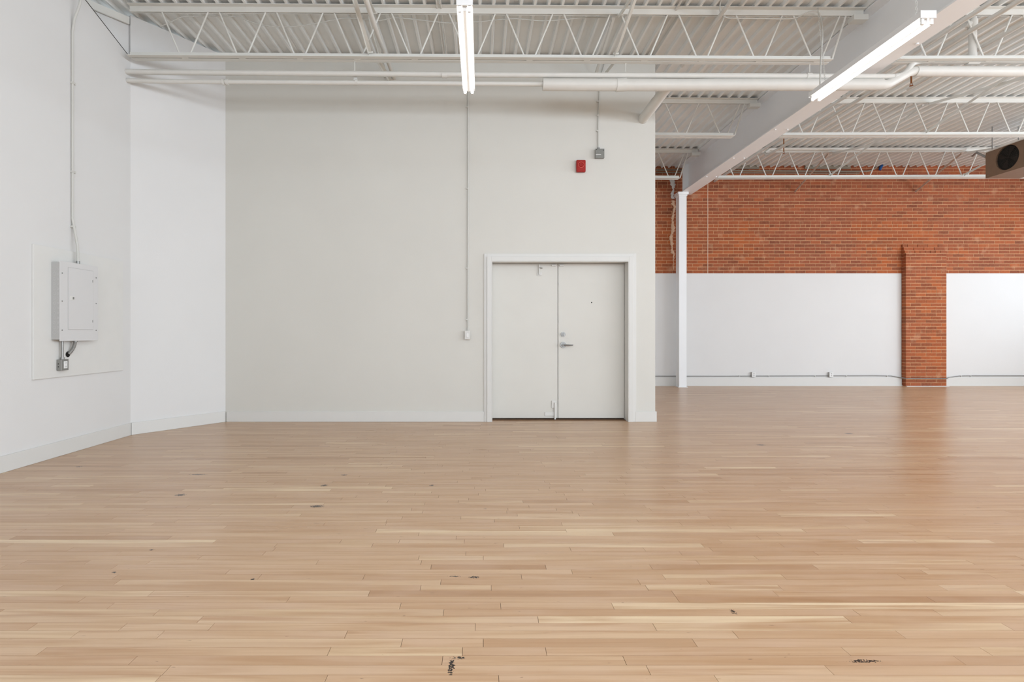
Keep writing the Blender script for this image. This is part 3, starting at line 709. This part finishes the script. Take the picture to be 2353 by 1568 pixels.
# lever and deadbolt on the right leaf
p = D(1294, 769); MB().cyl((p.x, yl, p.z), (p.x, yl-.012, p.z), .031, 24).cyl((p.x, yl-.012, p.z), (p.x, yl-.02, p.z), .025, 24).build('deadbolt', 'chrome', R_)
tb = MB().box(p.x-.006, p.x+.006, yl-.034, yl-.02, p.z-.018, p.z+.018); tb.build('thumb_turn', 'chrome', R_, bev=.003)
p = D(1294, 793); MB().cyl((p.x, yl, p.z), (p.x, yl-.012, p.z), .040, 28).cyl((p.x, yl-.012, p.z), (p.x, yl-.05, p.z), .017, 18).build('lever_rose', 'chrome', R_)
MB().tube([(p.x, yl-.052, p.z), (p.x+.02, yl-.055, p.z), (p.x+.08, yl-.055, p.z-.001), (p.x+.115, yl-.05, p.z-.001), (p.x+.122, yl-.035, p.z-.001)], [.014, .012, .010, .009, .008], 12).build('lever', 'chrome', R_)
p = D(1359.5, 695.5); MB().cyl((p.x, yl, p.z), (p.x, yl-.003, p.z), .008, 12).build('peephole', 'dark', R_)
for yy in (652, 739, 784, 915): p = D(1284.6, yy); MB().cyl((p.x, yl, p.z), (p.x, yl-.008, p.z), .007, 10).build('screw_head', 'trim', R_)

# things on the partition ---------------------------------------------------
def straps(t, pts, horiz=False, m='wire', Y=YW):
    for p in pts:
        b = MB()
        if horiz: b.box(p[0]-.008, p[0]+.008, Y-.022, Y-.0005, p[1]-.018, p[1]+.012)
        else: b.box(p[0]-.026, p[0]+.010, Y-.022, Y-.0005, p[1]-.008, p[1]+.008)
        b.build('strap', m, t, bev=.002)
# light switch with its conduit
p0 = at(1068.5, 760.5, YW); p1 = at(1080, 780, YW)
t = thing('light_switch', ((p0.x+p1.x)/2, YW-.02, p1.z), 'white light switch box below a thin conduit left of the double doors', 'switch')
MB().box(p0.x, p1.x, YW-.045, YW-.0005, p1.z, p0.z).build('box', 'panelside', t, bev=.004)
MB().box(p0.x-.001, p1.x+.001, YW-.050, YW-.045, p1.z-.001, p0.z+.001).build('face_plate', 'trim', t, bev=.002)
MB().box(p0.x+.018, p1.x-.018, YW-.055, YW-.05, p1.z+.028, p0.z-.028).build('rocker', 'white', t, bev=.003)
xs = (1075-VX)/F*YW
t2 = MB().tube([(xs, YW-.013, p0.z), (xs, YW-.013, p0.z+.5), (xs+.005, YW-.013, 3.3), (xs+.005, YW-.013, zdeck(xs)-.07)], .0095, 10).build('conduit', 'wire', label='thin white conduit rising from the light switch to the deck', cat='conduit', group='conduits on the walls')
straps(t2, [(xs, at(0, yy, YW).z) for yy in (735, 617, 434, 247)])
# junction box with its conduit
p0 = at(1366.5, 345, YW); p1 = at(1386.5, 366, YW)
t = thing('junction_box', ((p0.x+p1.x)/2, YW-.02, p1.z), 'small square grey junction box high on the partition', 'electrical box')
MB().box(p0.x, p1.x, YW-.05, YW-.0005, p1.z, p0.z).build('box', 'grey', t, bev=.004)
MB().box(p0.x-.001, p1.x+.001, YW-.053, YW-.05, p1.z-.001, p0.z+.001).build('cover', 'greyplate', t, bev=.003)
for a, b_ in ((.014, .014), (.1, .02)): MB().cyl((p0.x+a, YW-.053, p0.z-b_), (p0.x+a, YW-.056, p0.z-b_), .005, 8).build('screw', 'dark', t)
MB().box(p0.x+.004, p0.x+.07, YW-.0545, YW-.053, p0.z-.078, p0.z-.072).build('slot', 'white', t)
xs = (1374.5-VX)/F*YW
MB().cyl((xs, YW-.02, p0.z), (xs, YW-.02, p0.z+.022), .018, 12).build('connector', 'grey', t)
t2 = MB().tube([(xs, YW-.018, p0.z+.022), (xs, YW-.013, p0.z+.1), (xs, YW-.013, H+2.7), (xs+.02, YW-.013, H+3.3), (xs+.09, YW-.013, zdeck(xs)-.08)], .0095, 10).build('conduit', 'wire', label='thin white conduit from the deck down to the grey junction box', cat='conduit', group='conduits on the walls')
straps(t2, [(xs, at(0, yy, YW).z) for yy in (234, 266, 302)])
# fire alarm
p0 = at(1324, 368, YW-.03); p1 = at(1345.5, 396, YW-.03)
t = thing('fire_alarm', ((p0.x+p1.x)/2, YW-.02, p1.z), 'red fire alarm horn on the partition below the junction box', 'alarm')
MB().box(p0.x, p1.x, YW-.05, YW-.0005, p1.z, p0.z).build('housing', 'red', t, bev=.012)
cx_, cz_ = (p0.x+p1.x)/2, (p0.z+p1.z)/2+.012
MB().tube([(cx_+.036*math.cos(2*math.pi*i/24), YW-.052, cz_+.036*math.sin(2*math.pi*i/24)) for i in range(25)], .0035, 6).build('ring', 'redring', t)
MB().cyl((cx_, YW-.05, cz_), (cx_, YW-.057, cz_), .030, 20, .024).build('horn', 'red', t)

# left wall electrics -------------------------------------------------------
a = atx(77.3, 563.8, XL+.02); b_ = atx(283, 853, XL+.02)
by0, by1, bz0, bz1 = a.y, b_.y, .748, 1.957
MB().box(XL, XL+.02, by0, by1, bz0, bz1).build('backing_board', 'ply', bev=.002, label='square white plywood board on the left wall behind the breaker panel', cat='board')
xf = XL+.02; xc = -3.888
y0c, y1c, z0c, z1c = 4.962, 5.46, 1.088, 1.834
t = thing('breaker_panel', (xf+.04, (y0c+y1c)/2, z0c), 'white electrical breaker panel on the plywood board', 'electrical panel')
MB().box(xf+.0005, xc-.004, y0c+.004, y1c-.004, z0c+.014, z1c-.014).build('box', 'panelside', t)
MB().box(xc-.004, xc, y0c, y1c, z0c, z1c).build('cover', 'panel', t, bev=.002)
MB().box(xc, xc+.004, 5.063, 5.386, 1.198, 1.782).build('door', 'panel', t, bev=.006)
MB().box(xc+.0001, xc+.0012, 5.059, 5.390, 1.1945, 1.7855).build('door_seam', 'panelside', t)
dd = [o for o in t.children if o.name.startswith('door')][-1]
MB().box(xc+.004, xc+.007, 5.075, 5.135, 1.475, 1.515).build('latch', 'ply', dd, bev=.002)
MB().box(xc+.007, xc+.009, 5.110, 5.128, 1.484, 1.506).build('latch_button', 'greyplate', dd)
for zz in (1.68, 1.28): MB().box(xc+.004, xc+.0055, 5.374, 5.380, zz-.012, zz+.012).build('hinge', 'greyplate', dd)
for yy in (4.99, 5.43):
    for zz in (1.72, 1.46, 1.19): MB().cyl((xc, yy, zz), (xc+.003, yy, zz), .006, 10).build('screw', 'greyplate', t)
ys_ = y0c+.004
for k in range(14):
    zz = z1c-.08-k*.045
    for xx, rr in ((xf+.030, .0125 if k not in (0, 1, 13) else .016), (xf+.062, .008)):
        MB().tube([(xx+rr*math.cos(2*math.pi*i/12), ys_-.0004, zz+rr*math.sin(2*math.pi*i/12)) for i in range(13)], .0009, 4).build('knockout', 'panel', t)
# conduit above the panel
yc = 5.235
cpts = [(xf+.045, yc, z1c-.014), (xf+.045, yc, z1c+.10), (xf+.04, yc, z1c+.18), (xf+.012, yc-.0, z1c+.34), (XL+.013, yc, z1c+.44), (XL+.013, yc, 3.0), (XL+.013, yc, H+2.93), (XL+.03, yc, H+3.05), (XL+.085, yc, H+3.2), (XL+.095, yc, H+3.3), (XL+.095, yc, H+3.6)]
t2 = MB().tube(cpts, .0115, 12).build('conduit', 'wire', label='white conduit rising up the left wall from the breaker panel', cat='conduit', group='conduits on the walls')
for zz in (H+(764-395)/235.8, 2.2, 3.6): MB().box(XL+.0005, XL+.026, yc-.016, yc+.03, zz-.010, zz+.010).build('strap', 'wire', t2, bev=.002)
MB().cyl((xf+.045, yc, z1c+.0), (xf+.045, yc, z1c+.03), .017, 12).build('connector', 'grey', t2)
# outlet under the panel
oy0, oy1, oz0, oz1 = 5.025, 5.110, .812, .916
t = thing('outlet_box', (xf+.025, (oy0+oy1)/2, oz0), 'grey double outlet box on the plywood board below the breaker panel', 'outlet')
MB().box(xf+.0005, xf+.046, oy0, oy1, oz0, oz1).build('box', 'grey', t, bev=.004)
MB().box(xf+.046, xf+.05, oy0-.001, oy1+.001, oz0-.001, oz1+.001).build('cover', 'grey', t, bev=.003)
rc = MB().box(xf+.05, xf+.054, oy0+.024, oy1-.018, oz0+.018, oz1-.018).build('receptacle', 'white', t, bev=.002)
for zz in (oz0+.035, oz1-.035):
    for yy in (-.006, .006): MB().box(xf+.054, xf+.0545, (oy0+oy1)/2+.003+yy-.001, (oy0+oy1)/2+.003+yy+.001, zz-.005, zz+.005).build('slot', 'dark', rc)
for zz in (oz0+.035, oz0+.062): MB().cyl((xf+.02, oy0, zz), (xf+.02, oy0-.001, zz), .005, 8).build('hole', 'dark', t)
MB().cyl((xf+.03, 5.06, oz1), (xf+.03, 5.06, z0c+.014), .011, 12).cyl((xf+.03, 5.06, oz1), (xf+.03, 5.06, oz1+.02), .016, 12).build('conduit_stub', 'chrome', t)
# armoured cable into the hole in the board
fx = MB(); n = 60; P = [(xf+.045, 5.20, z0c+.014), (xf+.045, 5.20, z0c-.03), (xf+.04, 5.19, z0c-.08), (xf+.01, 5.165, z0c-.125)]
def bez(t): u = 1-t; return sum((Vector(p)*c for p, c in zip(P, (u**3, 3*u*u*t, 3*u*t*t, t**3))), Vector())
fx.tube([bez(i/n) for i in range(n+1)], [.014+(.002 if i % 4 < 2 else 0) for i in range(n+1)], 12)
t = fx.build('armoured_cable', 'grey', label='ribbed grey metal cable curling from the breaker panel into the board', cat='cable')
MB().cyl((xf+.0005, 5.165, z0c-.13), (xf+.002, 5.165, z0c-.13), .028, 20).build('cable_hole', 'dark', t)
MB().cyl((xf+.045, 5.20, z0c+.010), (xf+.045, 5.20, z0c-.012), .020, 12).build('connector', 'grey', t)

# far wall conduit and outlets
zc_ = at(0, 864.8, YF-.03).z
yw = YF-.024
cpts = [(XP+.02, yw, zc_+.004), (4.1, yw, zc_), (5.3, yw, zc_), (8.6, yw, zc_+.012), (8.95, yw, zc_+.006), (9.13, yw-.02, zc_-.03), (9.165, YF-PD-.02, zc_-.038), (9.25, YF-PD-.022, zc_-.04), (10.06, YF-PD-.022, zc_-.04), (10.11, YF-PD+.02, zc_-.038), (10.2, yw, zc_-.03), (10.45, yw, zc_+.006), (10.7, yw, zc_+.01), (XR-.02, yw, zc_+.008)]
t2 = MB().tube(cpts, .010, 10).build('conduit', 'grey', label='grey conduit running low along the far white wall and pilaster', cat='conduit', group='conduits on the walls')
for px in (1697, 1765, 1871, 1943, 2036, 2206, 2228): straps(t2, [((px-VX)/F*YF, zc_+.004)], True, Y=YF-.012)
for px, l in ((1731.5, 'left white outlet box on the conduit of the far wall'), (1909.5, 'right white outlet box on the far wall, nearer the brick pilaster')):
    X = (px-VX)/F*(YF-.05); z0, z1_ = at(0, 867, YF-.05).z, at(0, 855.5, YF-.05).z
    t = thing('outlet_box', (X, YF-.04, z0), l, 'outlet', 'outlets on the far wall')
    MB().box(X-.042, X+.042, YF-.062, YF-.0125, z0, z1_).build('box', 'panelside', t, bev=.004)
    rc = MB().box(X-.042, X+.042, YF-.067, YF-.062, z0, z1_).build('face_plate', 'white', t, bev=.003)
    for zz in (-.02, .02): MB().cyl((X, YF-.067, (z0+z1_)/2+zz), (X, YF-.069, (z0+z1_)/2+zz), .013, 12).build('socket', 'panelside', rc)
# cream cord line down the brick, foam smear beside the post
xl = (1626-VX)/F*YF
MB().box(xl-.006, xl+.005, YF-.012, YF-.0075, ZB, H+3.32).build('cord', 'chalk', label='thin cream vertical line down the brick right of the post', cat='cord')
def smear(pts, m, name, label):
    b = MB(); rnd = random.Random(3); P = []; R = []
    for (a, c, r0), (a2, c2, r2) in zip(pts, pts[1:]):
        k = max(2, int(abs(c2-c)/2.2))
        for i in range(k):
            t = i/k; P.append(at(a+(a2-a)*t+rnd.uniform(-1.3, 1.3), c+(c2-c)*t, YF-.012)); R.append(max(.004, (r0+(r2-r0)*t)*rnd.uniform(.6, 1.2)))
    n = 8
    for i, (p, r) in enumerate(zip(P, R)):
        pass
    vs = []; fs = []
    for p, r in zip(P, R):
        vs += [(p.x+r*math.cos(math.pi*k/(n-1)), YF-.006-r*.45*math.sin(math.pi*k/(n-1)), p.z) for k in range(n)]
    for i in range(len(P)-1): fs += [(i*n+k, i*n+k+1, (i+1)*n+k+1, (i+1)*n+k) for k in range(n-1)]+[(i*n, (i+1)*n, (i+1)*n+n-1, i*n+n-1)]
    b.add(vs, fs, True); return b.build(name, m, label=label, cat='sealant')
smear([(1545, 404, .07), (1544, 416, .065), (1547, 428, .05), (1547, 436, .018), (1545, 444, .03), (1545, 455, .05), (1550, 459, .03)], 'plasterw', 'foam_smear', 'white painted foam blob on the brick left of the post')
smear([(1547, 461, .035), (1547, 470, .045), (1550, 476, .03), (1547, 490, .025), (1545, 505, .026), (1546, 520, .035), (1546, 528, .04), (1543, 540, .03), (1542, 552, .045), (1544, 562, .03), (1545, 574, .02), (1545, 581, .05), (1548, 584, .02), (1548, 600, .008), (1548, 622, .008)], 'plaster', 'foam_smear', 'peach coloured foam streak down the brick left of the post')
